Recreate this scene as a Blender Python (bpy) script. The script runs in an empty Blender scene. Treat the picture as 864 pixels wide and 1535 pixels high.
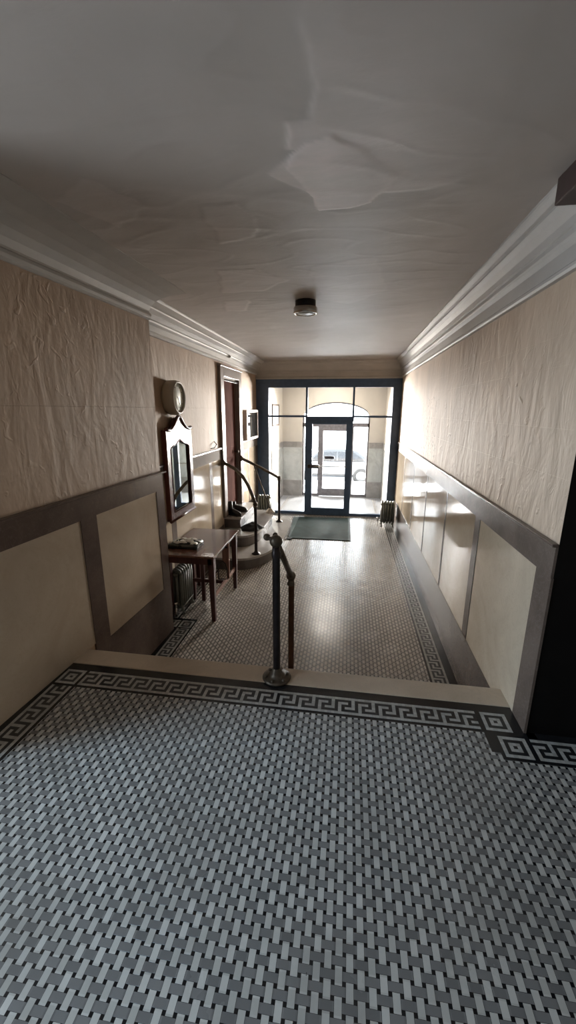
import bpy, bmesh, math, random
from mathutils import Vector, Matrix, noise
random.seed(4)
S = bpy.context.scene
C = S.collection
PI = math.pi

# ------------------------------------------------------------------ camera
F, H = 600.73, 1.6
cam_d = bpy.data.cameras.new('camera'); cam = bpy.data.objects.new('camera', cam_d); C.objects.link(cam)
rt = Vector((0.98901, 0.14779, 0.003)); up = Vector((-0.03941, 0.24409, 0.96895)); fw = Vector((-0.14247, 0.95842, -0.24723))
m = Matrix((rt, up, -fw)).transposed().to_4x4(); m.translation = Vector((0, 0, H))
cam.matrix_world = m
cam_d.sensor_fit = 'VERTICAL'; cam_d.sensor_height = 24; cam_d.lens = F / 1535 * 24
cam_d.clip_start = 0.05; cam_d.clip_end = 200
S.camera = cam

# ------------------------------------------------------------------ light
EXPOSURE = 1.85
SKY = 3.6
S.view_settings.view_transform = 'Standard'; S.view_settings.look = 'None'
S.view_settings.gamma = 1; S.view_settings.use_curve_mapping = False
S.view_settings.exposure = EXPOSURE
S.cycles.max_bounces = 10; S.cycles.diffuse_bounces = 6; S.cycles.glossy_bounces = 5
S.cycles.transparent_max_bounces = 12
S.cycles.caustics_reflective = False; S.cycles.caustics_refractive = False
S.cycles.sample_clamp_indirect = 6
W = bpy.data.worlds.new('sky'); S.world = W; W.use_nodes = True
wn = W.node_tree.nodes; wb = wn['Background']
wb.inputs['Color'].default_value = (0.84, 0.93, 1.0, 1); wb.inputs['Strength'].default_value = SKY

def area(name, loc, target, sx, sy, power, color=(1, 1, 1), portal=False, spread=180):
    L = bpy.data.lights.new(name, 'AREA'); L.shape = 'RECTANGLE'; L.size = sx; L.size_y = sy
    L.energy = power; L.color = color; L.spread = math.radians(spread)
    o = bpy.data.objects.new(name, L); C.objects.link(o); o.location = loc
    o.rotation_euler = (Vector(target) - Vector(loc)).to_track_quat('-Z', 'Y').to_euler()
    if portal: L.cycles.is_portal = True
    return o
MS = -0.527                      # lower floor level
area('street_doorway_portal', (-0.32, 10.2, 0.6), (-0.32, 0, 0.6), 1.75, 2.5, 1, portal=True)
area('side_window_portal', (-3.3, 0.15, 1.35), (0, 0.15, 1.35), 1.7, 1.7, 1, portal=True)
# daylight thrown in by the sunlit street on both sides of the doorway
area('street_daylight_east', (2.7, 15.4, 1.0), (-1.0, 7.5, 0.7), 3.2, 2.8, 2200, (1.0, 0.95, 0.88))
area('street_daylight_west', (-3.7, 15.4, 1.0), (0.3, 7.5, 0.7), 3.2, 2.8, 2200, (1.0, 0.95, 0.88))
area('side_window_daylight', (-4.4, 0.2, 2.3), (-1.6, 0.75, 0.0), 1.0, 0.9, 48, (0.42, 0.70, 1.0))
area('vestibule_fill', (-0.4, 9.0, 2.36), (-0.4, 9.0, 0), 0.5, 0.5, 14, (1.0, 0.93, 0.84))  # added fill to brighten the vestibule, no known lamp there
area('upper_hall_fill', (0.3, -1.2, 2.40), (0.3, -1.2, 0), 0.5, 0.5, 1.4, (1.0, 0.84, 0.68))  # added fill behind the camera, lifts the near hall

# ------------------------------------------------------------------ node helpers
def newmat(name):
    mt = bpy.data.materials.new(name); mt.use_nodes = True
    return mt, mt.node_tree, mt.node_tree.nodes['Principled BSDF']
class X:                                      # tiny expression builder on Math nodes
    def __init__(s, nt, v): s.nt = nt; s.v = v
    def op(s, kind, o=None, rev=False):
        n = s.nt.nodes.new('ShaderNodeMath'); n.operation = kind
        a, b = (o, s) if rev else (s, o)
        for i, q in enumerate((a, b)):
            if q is None: continue
            if isinstance(q, X): q = q.v
            if isinstance(q, (int, float)): n.inputs[i].default_value = q
            else: s.nt.links.new(q, n.inputs[i])
        return X(s.nt, n.outputs[0])
    def __add__(s, o): return s.op('ADD', o)
    def __sub__(s, o): return s.op('SUBTRACT', o)
    def __mul__(s, o): return s.op('MULTIPLY', o)
    def __lt__(s, o): return s.op('LESS_THAN', o)
    def __gt__(s, o): return s.op('GREATER_THAN', o)
    def AND(s, o): return s.op('MINIMUM', o)
    def OR(s, o): return s.op('MAXIMUM', o)
    def fmod(s, o): return s.op('FLOORED_MODULO', o)
    def abs(s): return s.op('ABSOLUTE')
def mix(nt, f, a, b):
    n = nt.nodes.new('ShaderNodeMix'); n.data_type = 'RGBA'
    for s, q in ((n.inputs[0], f), (n.inputs[6], a), (n.inputs[7], b)):
        if isinstance(q, X): q = q.v
        if isinstance(q, (int, float)): s.default_value = q
        elif isinstance(q, tuple): s.default_value = (*q, 1) if len(q) == 3 else q
        else: nt.links.new(q, s)
    return n.outputs[2]
def objco(nt, scale=(1, 1, 1), src='Object'):
    tc = nt.nodes.new('ShaderNodeTexCoord'); mp = nt.nodes.new('ShaderNodeMapping')
    mp.inputs['Scale'].default_value = scale
    nt.links.new(tc.outputs[src], mp.inputs[0]); return mp.outputs[0]
def noisetex(nt, co, scale=5, detail=4, rough=0.55, dist=0.0):
    n = nt.nodes.new('ShaderNodeTexNoise'); n.inputs['Scale'].default_value = scale
    n.inputs['Detail'].default_value = detail; n.inputs['Roughness'].default_value = rough
    n.inputs['Distortion'].default_value = dist
    nt.links.new(co, n.inputs['Vector']); return n.outputs['Fac']
def ramp(nt, v, stops):
    n = nt.nodes.new('ShaderNodeValToRGB'); e = n.color_ramp.elements
    while len(e) < len(stops): e.new(0.5)
    for k, (p, c) in enumerate(stops):
        e[k].position = p; e[k].color = (*c, 1) if len(c) == 3 else c
    nt.links.new(v.v if isinstance(v, X) else v, n.inputs[0]); return n.outputs[0]
def bump(nt, h, dist, strength=1.0, prev=None):
    n = nt.nodes.new('ShaderNodeBump'); n.inputs['Distance'].default_value = dist; n.inputs['Strength'].default_value = strength
    nt.links.new(h.v if isinstance(h, X) else h, n.inputs['Height'])
    if prev is not None: nt.links.new(prev, n.inputs['Normal'])
    return n.outputs['Normal']
def plain(name, col, rough=0.5, metal=0.0, var=0.12, nscale=12, bmp=0.0, stretch=(1, 1, 1), spec=0.5, coat=0.0):
    mt, nt, p = newmat(name)
    f = noisetex(nt, objco(nt, stretch), nscale, 5, 0.6)
    a = tuple(max(0, c * (1 - var)) for c in col); b = tuple(min(1, c * (1 + var)) for c in col)
    nt.links.new(ramp(nt, f, [(0.3, a), (0.7, b)]), p.inputs['Base Color'])
    p.inputs['Roughness'].default_value = rough; p.inputs['Metallic'].default_value = metal
    p.inputs['Specular IOR Level'].default_value = spec; p.inputs['Coat Weight'].default_value = coat
    if bmp: nt.links.new(bump(nt, f, bmp), p.inputs['Normal'])
    return mt

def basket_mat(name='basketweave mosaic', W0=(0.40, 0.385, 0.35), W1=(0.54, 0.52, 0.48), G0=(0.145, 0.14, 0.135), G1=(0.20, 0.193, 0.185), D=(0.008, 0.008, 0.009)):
    mt, nt, p = newmat(name)
    co = objco(nt); sp = nt.nodes.new('ShaderNodeSeparateXYZ'); nt.links.new(co, sp.inputs[0])
    u = 0.0325
    x = X(nt, sp.outputs[0]) * (1 / u); y = X(nt, sp.outputs[1]) * (1 / u)
    ax = ((x + 1.0).fmod(2.0) - 1.0).abs(); ay = ((y + 1.0).fmod(2.0) - 1.0).abs()
    bx = X(nt, 1.0).op('SUBTRACT', ax); by = X(nt, 1.0).op('SUBTRACT', ay)
    w, l = 0.325, 0.65
    white = (ax < w).AND(ay < l).OR((bx < w).AND(by < l))
    grey = (bx < l).AND(ay < w).OR((ax < l).AND(by < w))
    # per tile tint from the cell the point lies in
    cell = nt.nodes.new('ShaderNodeTexWhiteNoise'); cell.noise_dimensions = '2D'
    cb = nt.nodes.new('ShaderNodeCombineXYZ')
    nt.links.new((x * 1.0).op('ROUND').v, cb.inputs[0]); nt.links.new((y * 1.0).op('ROUND').v, cb.inputs[1])
    nt.links.new(cb.outputs[0], cell.inputs['Vector'])
    tint = X(nt, cell.outputs['Value'])
    dirt = noisetex(nt, co, 2.2, 6, 0.65)
    wc = mix(nt, tint, W0, W1)
    gc = mix(nt, tint, G0, G1)
    c = mix(nt, grey, D, gc); c = mix(nt, white, c, wc)
    # chips and dark specks
    sk = noisetex(nt, co, 38, 2, 0.5); spk = (X(nt, sk) > 0.765)
    c = mix(nt, spk * 0.8, c, (0.02, 0.02, 0.02))
    c = mix(nt, (X(nt, dirt) - 0.45) * 1.4, c, (0.11, 0.095, 0.08))
    nt.links.new(c, p.inputs['Base Color'])
    tile = white.OR(grey)
    nt.links.new(bump(nt, tile, 0.0010, 0.4), p.inputs['Normal'])
    r = noisetex(nt, co, 3.5, 4, 0.6)
    nt.links.new((X(nt, r) * 0.25 + 0.12).v, p.inputs['Roughness'])
    return mt
UN = 0.0185                                    # one unit of the key border
def key_mat():
    mt, nt, p = newmat('greek key mosaic')
    co = objco(nt); sp = nt.nodes.new('ShaderNodeSeparateXYZ'); nt.links.new(co, sp.inputs[0])
    t = (X(nt, sp.outputs[0]) * (1 / UN)); c = t.fmod(6.0)
    r = X(nt, 7.0).op('SUBTRACT', X(nt, sp.outputs[1]) * (1 / UN))
    rng = lambda v, a, b: (v > a).AND(v < b)
    w = rng(r, 0, 1).OR(rng(r, 6, 7))
    w = w.OR(rng(c, 0, 1).AND(rng(r, 2, 6))).OR(rng(c, 0, 3).AND(rng(r, 2, 3)))
    w = w.OR(rng(c, 4, 5).AND(rng(r, 1, 5))).OR(rng(c, 2, 5).AND(rng(r, 4, 5)))
    return finish_mosaic(mt, nt, p, co, t, r, w)
def square_mat():
    mt, nt, p = newmat('concentric square mosaic')
    co = objco(nt); sp = nt.nodes.new('ShaderNodeSeparateXYZ'); nt.links.new(co, sp.inputs[0])
    t = X(nt, sp.outputs[0]) * (1 / UN); r = X(nt, sp.outputs[1]) * (1 / UN)
    d = (t - 3.5).abs().OR((r - 3.5).abs())
    w = (d > 2.5).AND(d < 3.5).OR((d > 0.5).AND(d < 1.5))
    return finish_mosaic(mt, nt, p, co, t, r, w)
def finish_mosaic(mt, nt, p, co, t, r, w):
    cell = nt.nodes.new('ShaderNodeTexWhiteNoise'); cell.noise_dimensions = '2D'
    cb = nt.nodes.new('ShaderNodeCombineXYZ')
    nt.links.new(t.op('FLOOR').v, cb.inputs[0]); nt.links.new(r.op('FLOOR').v, cb.inputs[1]); nt.links.new(cb.outputs[0], cell.inputs['Vector'])
    g = ((t.fmod(1.0) - 0.5).abs() > 0.47).OR((r.fmod(1.0) - 0.5).abs() > 0.47)
    wc = mix(nt, X(nt, cell.outputs['Value']), (0.33, 0.32, 0.29), (0.44, 0.43, 0.40))
    bc = mix(nt, X(nt, cell.outputs['Value']), (0.010, 0.010, 0.011), (0.02, 0.02, 0.021))
    c = mix(nt, w, bc, wc); c = mix(nt, g * 0.45, c, (0.06, 0.055, 0.05))
    dirt = noisetex(nt, co, 4, 5, 0.6)
    c = mix(nt, (X(nt, dirt) - 0.45) * 1.0, c, (0.10, 0.085, 0.07))
    nt.links.new(c, p.inputs['Base Color']); p.inputs['Roughness'].default_value = 0.28
    return mt
def marble_mat(name, a, b, vein, rough=0.1, scale=2.0, spec=0.5, coat=0.0, grime=None):
    mt, nt, p = newmat(name)
    co = objco(nt)
    f = noisetex(nt, co, scale, 7, 0.62, 1.2); g = noisetex(nt, co, scale * 4, 5, 0.7, 2.0)
    c = ramp(nt, f, [(0.32, a), (0.68, b)])
    v = (X(nt, g) - 0.5).abs() < 0.012
    c = mix(nt, v * 0.25, c, vein)
    if grime:
        s = noisetex(nt, objco(nt, (1, 1, 0.5)), 1.1, 5, 0.6)
        c = mix(nt, (X(nt, s) - 0.48) * 1.6, c, grime)
    nt.links.new(c, p.inputs['Base Color'])
    rr = noisetex(nt, co, 6, 3, 0.5)
    nt.links.new((X(nt, rr) * 0.06 + (rough - 0.03)).v, p.inputs['Roughness'])
    p.inputs['Specular IOR Level'].default_value = spec; p.inputs['Coat Weight'].default_value = coat
    return mt
def canvas_wall_mat(name, col, amp, seams=(), pit=0.0, rough=0.36):
    """old oil-painted canvas on plaster: vertical wrinkles, lap seams, pits"""
    mt, nt, p = newmat(name)
    co = objco(nt); sp = nt.nodes.new('ShaderNodeSeparateXYZ'); nt.links.new(co, sp.inputs[0])
    big = noisetex(nt, objco(nt, (3.4, 3.4, 1.1)), 1.7, 3, 0.5, 1.0)
    fine = noisetex(nt, objco(nt, (5, 5, 1.6)), 3.5, 4, 0.6, 1.2)
    lump = noisetex(nt, objco(nt, (1, 1, .7)), 5, 3, 0.5, 1.4)
    dent = noisetex(nt, co, 11, 2, 0.4, 1.0)
    zone = noisetex(nt, co, 0.9, 2, 0.5)
    zf = (X(nt, zone) - 0.34).op('MAXIMUM', 0.03) * 3.4
    h = X(nt, big) * 0.8 + X(nt, fine) * zf * 0.30 + X(nt, lump) * 0.55 + (X(nt, dent) - 0.62).op('MAXIMUM', 0.0) * zf * 2.2
    for z0 in seams:
        h = h + ((X(nt, sp.outputs[2]) - z0).abs() < 0.004) * 0.16
    if pit:
        vo = nt.nodes.new('ShaderNodeTexVoronoi'); vo.inputs['Scale'].default_value = 19; nt.links.new(co, vo.inputs['Vector'])
        wob = noisetex(nt, co, 1.3, 2, 0.5)
        pm = (X(nt, vo.outputs['Distance']) < (X(nt, wob) - 0.28) * ((X(nt, sp.outputs[1]) - 2.6) * 0.45).op('MAXIMUM', 0.0).op('MINIMUM', 1.0)).AND((X(nt, sp.outputs[2]) < 1.75))
        h = h - pm * pit
    nrm = bump(nt, h, amp)
    stain = noisetex(nt, objco(nt, (1, 1, 0.45)), 1.4, 6, 0.65)
    a = tuple(c * 0.80 for c in col); b = tuple(min(1, c * 1.12) for c in col)
    c = ramp(nt, stain, [(0.3, a), (0.7, b)])
    if pit: c = mix(nt, pm * 0.55, c, tuple(q * 0.5 for q in col))
    nt.links.new(c, p.inputs['Base Color']); nt.links.new(nrm, p.inputs['Normal'])
    p.inputs['Roughness'].default_value = rough; p.inputs['Specular IOR Level'].default_value = 0.35
    return mt
def glass_mat(name='clear glass', tint=(0.975, 0.97, 0.965)):
    mt, nt, p = newmat(name); out = nt.nodes['Material Output']; nt.nodes.remove(p)
    tr = nt.nodes.new('ShaderNodeBsdfTransparent'); tr.inputs[0].default_value = (*tint, 1)
    gl = nt.nodes.new('ShaderNodeBsdfGlossy'); gl.inputs['Roughness'].default_value = 0.02
    fr = nt.nodes.new('ShaderNodeFresnel'); fr.inputs[0].default_value = 1.45
    mx = nt.nodes.new('ShaderNodeMixShader')
    n = noisetex(nt, objco(nt), 3, 3)
    nt.links.new((X(nt, fr.outputs[0]) * (X(nt, n) * 0.2 + 0.8)).v, mx.inputs[0])
    nt.links.new(tr.outputs[0], mx.inputs[1]); nt.links.new(gl.outputs[0], mx.inputs[2]); nt.links.new(mx.outputs[0], out.inputs[0])
    return mt

M_bask = basket_mat(); M_bask_lit = basket_mat('light-washed basketweave mosaic', (0.60, 0.56, 0.505), (0.73, 0.69, 0.63), (0.26, 0.245, 0.23), (0.34, 0.32, 0.30), (0.045, 0.04, 0.037)); M_key = key_mat(); M_sq = square_mat()  # lower hall copy of the tile, paler: brightness and sheen put into its colour
M_black = plain('black marble border', (0.013, 0.013, 0.014), 0.25, var=0.3)
M_greyline = plain('grey mosaic line', (0.14, 0.135, 0.13), 0.35, nscale=60)
M_cream = marble_mat('cream marble', (0.36, 0.29, 0.22), (0.45, 0.375, 0.29), (0.30, 0.25, 0.18), 0.12, 1.6, grime=(0.32, 0.27, 0.20))
M_creamR = marble_mat('polished cream marble', (0.44, 0.365, 0.275), (0.55, 0.465, 0.36), (0.32, 0.28, 0.20), 0.085, 1.6, spec=.24)
M_brown = marble_mat('brown marble', (0.062, 0.043, 0.036), (0.105, 0.075, 0.063), (0.18, 0.14, 0.12), 0.2, 2.2, spec=.3)
M_brownR = marble_mat('polished grey brown marble', (0.088, 0.066, 0.054), (0.145, 0.112, 0.092), (0.22, 0.19, 0.17), 0.26, 2.2, spec=.10)
M_brownB = marble_mat('satin grey brown marble', (0.080, 0.060, 0.050), (0.135, 0.105, 0.087), (0.2, 0.18, 0.16), 0.24, 2.2)
M_railL = marble_mat('dulled grey brown marble', (0.16, 0.14, 0.125), (0.23, 0.20, 0.18), (0.22, 0.19, 0.17), 0.65, 2.2, spec=.05)
M_curb = marble_mat('worn cream marble curb', (0.46, 0.37, 0.275), (0.58, 0.48, 0.37), (0.30, 0.25, 0.2), 0.3, 3, grime=(0.28, 0.22, 0.16))
M_step = marble_mat('white marble tread', (0.40, 0.385, 0.37), (0.50, 0.485, 0.47), (0.3, 0.28, 0.26), 0.18, 3)
M_stepR = marble_mat('grey marble riser', (0.11, 0.10, 0.095), (0.17, 0.155, 0.145), (0.2, 0.2, 0.2), 0.25, 3)
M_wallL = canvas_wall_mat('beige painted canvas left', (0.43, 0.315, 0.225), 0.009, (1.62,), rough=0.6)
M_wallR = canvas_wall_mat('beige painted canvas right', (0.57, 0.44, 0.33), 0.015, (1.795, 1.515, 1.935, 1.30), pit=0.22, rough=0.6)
M_ceil_dark = plain('cornice plaster', (0.44, 0.42, 0.395), 0.55, var=0.08, nscale=3, bmp=0.004)
M_vest = plain('vestibule cream plaster', (0.52, 0.48, 0.42), 0.6, var=0.06, nscale=2, bmp=0.01)
M_vestb = marble_mat('vestibule white marble', (0.36, 0.37, 0.35), (0.56, 0.57, 0.55), (0.25, 0.25, 0.24), 0.2, 3)
M_vestg = marble_mat('vestibule grey marble', (0.22, 0.21, 0.20), (0.33, 0.31, 0.29), (0.2, 0.2, 0.2), 0.3, 4)
M_vfloor = plain('vestibule pale floor tile', (0.45, 0.47, 0.50), 0.22, var=0.12, nscale=30)
M_pitch = plain('black painted wood', (0.0028, 0.0024, 0.0024), 0.5, var=0.4, spec=0.2)
M_beam = plain('dark red brown wood', (0.040, 0.020, 0.018), 0.5, var=0.2)
M_navy = plain('flare-paled navy paint', (0.060, 0.105, 0.19), 0.38, var=0.15)  # dark navy, lightened in colour to carry the flare haze around the doorway
M_mahog = plain('mahogany', (0.075, 0.022, 0.016), 0.22, var=0.35, nscale=5, stretch=(12, 12, 1), spec=0.3, coat=0.12)
M_table = plain('scuffed reddish wood', (0.125, 0.060, 0.042), 0.24, var=0.3, nscale=4, stretch=(10, 1.5, 10), coat=0.3)
M_tleg = plain('dark red wood legs', (0.060, 0.018, 0.016), 0.35, var=0.3, nscale=5, stretch=(9, 9, 1))
M_pink = plain('bare pinkish wood', (0.27, 0.14, 0.105), 0.5, var=0.2, nscale=5, stretch=(9, 9, 1))
M_door = plain('dark red brown door', (0.10, 0.042, 0.034), 0.85, var=0.25, nscale=4, stretch=(9, 9, 0.8), spec=0.02)
M_casing = plain('grey brown painted casing', (0.20, 0.165, 0.145), 0.32, var=0.12, nscale=4)
M_brass = plain('tarnished brass', (0.105, 0.088, 0.068), 0.42, metal=0.55, var=0.3, nscale=25)
M_iron = plain('dark bronze pipe', (0.030, 0.025, 0.028), 0.32, metal=0.5, var=0.3, nscale=20)
M_rust = plain('worn brown bronze pipe', (0.075, 0.033, 0.018), 0.4, metal=0.5, var=0.4, nscale=16)
M_rad = plain('grey green radiator paint', (0.125, 0.135, 0.12), 0.4, metal=0.1, var=0.15, nscale=14)
M_mat = plain('dark green ribbed mat', (0.014, 0.048, 0.038), 0.75, var=0.3, nscale=7, bmp=0.004)
M_matedge = plain('black rubber', (0.015, 0.016, 0.016), 0.6)
M_blackfab = plain('black cloth', (0.008, 0.008, 0.009), 0.8, var=0.4, nscale=30, bmp=0.003)
M_boot = plain('black worn leather', (0.010, 0.009, 0.009), 0.35, var=0.4, nscale=20)
M_white = plain('off white plastic', (0.62, 0.60, 0.56), 0.35, var=0.05)
M_clockrim = plain('aged ivory clock case', (0.36, 0.32, 0.255), 0.3, var=0.08, nscale=6)
M_clockface = plain('pale clock dial', (0.78, 0.80, 0.74), 0.4, var=0.05)
M_chrome = plain('worn chrome', (0.55, 0.54, 0.52), 0.18, metal=1.0, var=0.1)
M_frost = plain('frosted fitting glass', (0.30, 0.31, 0.31), 0.25, var=0.08)
M_frame = plain('pale wooden frame', (0.60, 0.52, 0.44), 0.3, var=0.08, nscale=8)
M_paper = plain('printed paper', (0.60, 0.58, 0.54), 0.6, var=0.1, nscale=9)
M_bag_dark = plain('glossy black plastic wrap', (0.012, 0.018, 0.016), 0.15, var=0.3)
M_bag_light = plain('silver plastic wrap', (0.70, 0.68, 0.62), 0.3, metal=0.05, var=0.25, nscale=9, bmp=0.01)
M_snow = plain('packed snow', (0.72, 0.76, 0.80), 0.7, var=0.06, nscale=3, bmp=0.05)
M_asph = plain('wet asphalt', (0.09, 0.095, 0.10), 0.4, var=0.2)
M_car = plain('blue grey car paint', (0.014, 0.018, 0.024), 0.25, metal=0.2, var=0.05, coat=1.0)
M_carglass = plain('dark car glass', (0.012, 0.014, 0.017), 0.06, var=0.1)
M_tyre = plain('tyre rubber', (0.01, 0.01, 0.01), 0.7)
M_glass = glass_mat()
M_doorframe = plain('grey weathered metal door', (0.16, 0.15, 0.155), 0.4, metal=0.2, var=0.3, nscale=18)
mm, nt_, p_ = newmat('mirror glass'); M_mirror = mm
_f = noisetex(nt_, objco(nt_), 8, 4)
nt_.links.new(ramp(nt_, _f, [(0.2, (0.74, 0.80, 0.79)), (0.8, (0.80, 0.85, 0.84))]), p_.inputs['Base Color'])
p_.inputs['Metallic'].default_value = 1; p_.inputs['Roughness'].default_value = 0.02

# ------------------------------------------------------------------ mesh helpers
class MB:
    def __init__(s): s.bm = bmesh.new(); s.mi = 0
    def _f(s, vs):
        try:
            f = s.bm.faces.new(vs); f.material_index = s.mi; return f
        except ValueError: return None
    def box(s, x0, x1, y0, y1, z0, z1, bev=0.0):
        return s.prism([(x0, y0), (x1, y0), (x1, y1), (x0, y1)], z0, z1, bev)
    def prism(s, pts, z0, z1, bev=0.0):       # plan polygon (ccw) raised from z0 to z1
        n = len(pts)
        a = [s.bm.verts.new((p[0], p[1], z0)) for p in pts]; b = [s.bm.verts.new((p[0], p[1], z1)) for p in pts]
        fs = [s._f(a[::-1]), s._f(b)] + [s._f((a[i], a[(i + 1) % n], b[(i + 1) % n], b[i])) for i in range(n)]
        if bev:
            es = {e for f in fs if f for e in f.edges}
            bmesh.ops.bevel(s.bm, geom=list(es), offset=bev, segments=2, profile=0.5, affect='EDGES')
        return s
    def poly(s, pts3, ex):                     # any planar polygon pushed along the vector ex
        ex = Vector(ex); n = len(pts3)
        a = [s.bm.verts.new(p) for p in pts3]; b = [s.bm.verts.new(Vector(p) + ex) for p in pts3]
        s._f(a[::-1]); s._f(b)
        for i in range(n): s._f((a[i], a[(i + 1) % n], b[(i + 1) % n], b[i]))
        return s
    def tube(s, path, r, seg=14, caps=True, flat=1.0):
        path = [Vector(p) for p in path]; rs = r if isinstance(r, (list, tuple)) else [r] * len(path)
        rings = []; prev = None
        for i, p in enumerate(path):
            d = (path[min(i + 1, len(path) - 1)] - path[max(i - 1, 0)]).normalized()
            if prev is None: u = d.orthogonal().normalized()
            else: u = (prev - d * prev.dot(d)).normalized()
            prev = u; v = d.cross(u)
            rings.append([s.bm.verts.new(p + (u * math.cos(2 * PI * k / seg) + v * math.sin(2 * PI * k / seg) * flat) * rs[i]) for k in range(seg)])
        for a, b in zip(rings, rings[1:]):
            for k in range(seg):
                f = s._f((a[k], a[(k + 1) % seg], b[(k + 1) % seg], b[k]))
                if f: f.smooth = True
        if caps: s._f(rings[0][::-1]); s._f(rings[-1])
        return s
    def lathe(s, prof, c, axis=(0, 0, 1), seg=28):   # prof: (radius, height) along axis from c
        ax = Vector(axis).normalized(); u = ax.orthogonal().normalized(); v = ax.cross(u); c = Vector(c)
        rings = []
        for r, h in prof:
            if r < 1e-5: rings.append([s.bm.verts.new(c + ax * h)])
            else: rings.append([s.bm.verts.new(c + ax * h + (u * math.cos(2 * PI * k / seg) + v * math.sin(2 * PI * k / seg)) * r) for k in range(seg)])
        for a, b in zip(rings, rings[1:]):
            for k in range(seg):
                k2 = (k + 1) % seg
                if len(a) == 1 and len(b) == 1: continue
                if len(a) == 1: f = s._f((a[0], b[k2], b[k]))
                elif len(b) == 1: f = s._f((a[k], a[k2], b[0]))
                else: f = s._f((a[k], a[k2], b[k2], b[k]))
                if f: f.smooth = True
        return s
    def ball(s, c, r, seg=20):
        n = 10; return s.lathe([(r * math.sin(PI * i / n), -r * math.cos(PI * i / n)) for i in range(n + 1)], c, seg=seg)
    def beam(s, a, b, w, d):                   # rectangular bar from a to b
        a = Vector(a); b = Vector(b); dr = (b - a).normalized()
        sx = dr.cross(Vector((0, 1, 0.001))).normalized() * (w / 2); sy = dr.cross(sx).normalized() * (d / 2)
        s.poly([a - sx - sy, a + sx - sy, a + sx + sy, a - sx + sy], b - a); return s
    def build(s, name, mat, parent=None, O=None, kind=None, rot=None):
        bmesh.ops.recalc_face_normals(s.bm, faces=s.bm.faces[:])
        o = Vector((0, 0, 0)); q = parent
        while q is not None: o += q.location; q = q.parent
        if O is not None: o = Vector(O)
        for v in s.bm.verts: v.co -= o
        me = bpy.data.meshes.new(name); s.bm.to_mesh(me); s.bm.free()
        for mt in (mat if isinstance(mat, (list, tuple)) else [mat]): me.materials.append(mt)
        ob = bpy.data.objects.new(name, me); C.objects.link(ob)
        if O is not None: ob.location = o
        ob.parent = parent
        if kind: ob['kind'] = kind
        return ob
def struct(name, mb, mat, parent=None, O=None): return mb.build(name, mat, parent, O, None if parent else 'structure')
def tag(o, label, cat, group=None):
    o['label'] = label; o['category'] = cat
    if group: o['group'] = group
    return o
def thing(name, label, cat, loc, group=None):
    o = bpy.data.objects.new(name, None); C.objects.link(o); o.location = loc; o.empty_display_size = 0.1
    return tag(o, label, cat, group)
def copy_tree(o, parent=None):
    c = o.copy(); C.objects.link(c); c.parent = parent
    for ch in [q for q in bpy.data.objects if q.parent is o]: copy_tree(ch, c)
    return c

# ------------------------------------------------------------------ dimensions
XR, XL, YE, YC, ZC = 0.958, -1.85, 8.10, 1.874, 2.50
YN = 3.38                                      # end of the projecting near left wall
def xw(y): return -1.745 + (y - 1.56) * 0.0412 # face of the near left wall
def nb(mb, y0, y1, w0, w1, z0, z1, bev=0):      # box that follows the near left wall
    return mb.prism([(xw(y0) + w0, y0), (xw(y0) + w1, y0), (xw(y1) + w1, y1), (xw(y1) + w0, y1)], z0, z1, bev)

# ------------------------------------------------------------------ floors
def slab(name, x0, x1, y0, y1, z, mat, th=0.04, origin=None, holes=None):
    mb = MB(); mb.box(x0, x1, y0, y1, z - th, z); return struct(name, mb, mat, None, origin)
def tile_piece(mat, length, O, ang, width=7 * UN, name='floor'):
    """mosaic strip; local x along, local y from inner to outer edge"""
    mb = MB(); mb.box(0, length, 0, width, -0.04, 0.0)
    o = mb.build(name, mat, None, None, 'structure'); o.location = O; o.rotation_euler = (0, 0, ang); return o
BW = 7 * UN
yU0, yU1 = 1.862, 1.862 + BW                   # far border of the upper floor
xUL = -1.572                                   # inner edge of the left border of the upper floor
xA = 0.765                                     # left edge of corner square A
Z0 = 0.0
# field of the upper floor
mb = MB(); mb.prism([(xUL + UN, -3.0), (2.6, -3.0), (2.6, 1.70 - UN), (xA + .04 - UN, 1.70 - UN), (xA + .04 - UN, 1.72), (xA - UN, 1.72), (xA - UN, yU0 - UN), (xUL + UN, yU0 - UN)], -0.04, 0)
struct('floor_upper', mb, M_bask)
# black ground between the mosaic pieces, 1 mm lower
mb = MB(); mb.prism([(-1.86, -3.0), (2.6, -3.0), (2.6, YC + .02), (1.0, YC + .02), (1.0, 2.052), (-1.86, 2.052)], -0.09, -0.0415)
mb.build('floor_upper_base', M_black, kind='structure')
def fill(x0, x1, y0, y1, z, mat=None, name='floor_border_ground'):
    mb = MB(); mb.box(x0, x1, y0, y1, z - 0.04, z - 0.0004); return struct(name, mb, mat or M_black)
fill(xUL, xUL + UN, -3, yU0 - UN, 0); fill(xUL, xA - UN, yU0 - UN, yU0, 0)
fill(-1.86, xUL - BW, -3, 2.052, 0); fill(xUL - BW, 1.0, yU1, 2.052, 0)
fill(xUL - BW, xUL, yU0 - UN, yU0, 0)
tile_piece(M_key, 44.8 * 3 * UN - (0) if False else (xA - UN * 1.4) - (xUL + UN * 1.0), (xUL + UN * 1.0, yU0, 0), 0)
fill(xUL, xUL + UN, yU0, yU1, 0); fill(xA - UN * 1.4, xA, yU0, yU1, 0)
tile_piece(M_sq, BW, (xUL - BW, yU0, 0), 0)
tile_piece(M_key, yU0 - UN + 3.0, (xUL, yU0 - UN - (yU0 - UN + 3.0), 0), PI / 2)
tile_piece(M_sq, BW, (xA, yU0, 0), 0)
fill(xA + BW, 1.0, yU0 - .025, yU1, 0)
yB = 1.700
tile_piece(M_sq, BW, (xA + .04, yB, 0), 0)
fill(xA - UN, xA + BW, 1.72 + BW - .018, yU0, 0, name='floor_border_ground')
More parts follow.
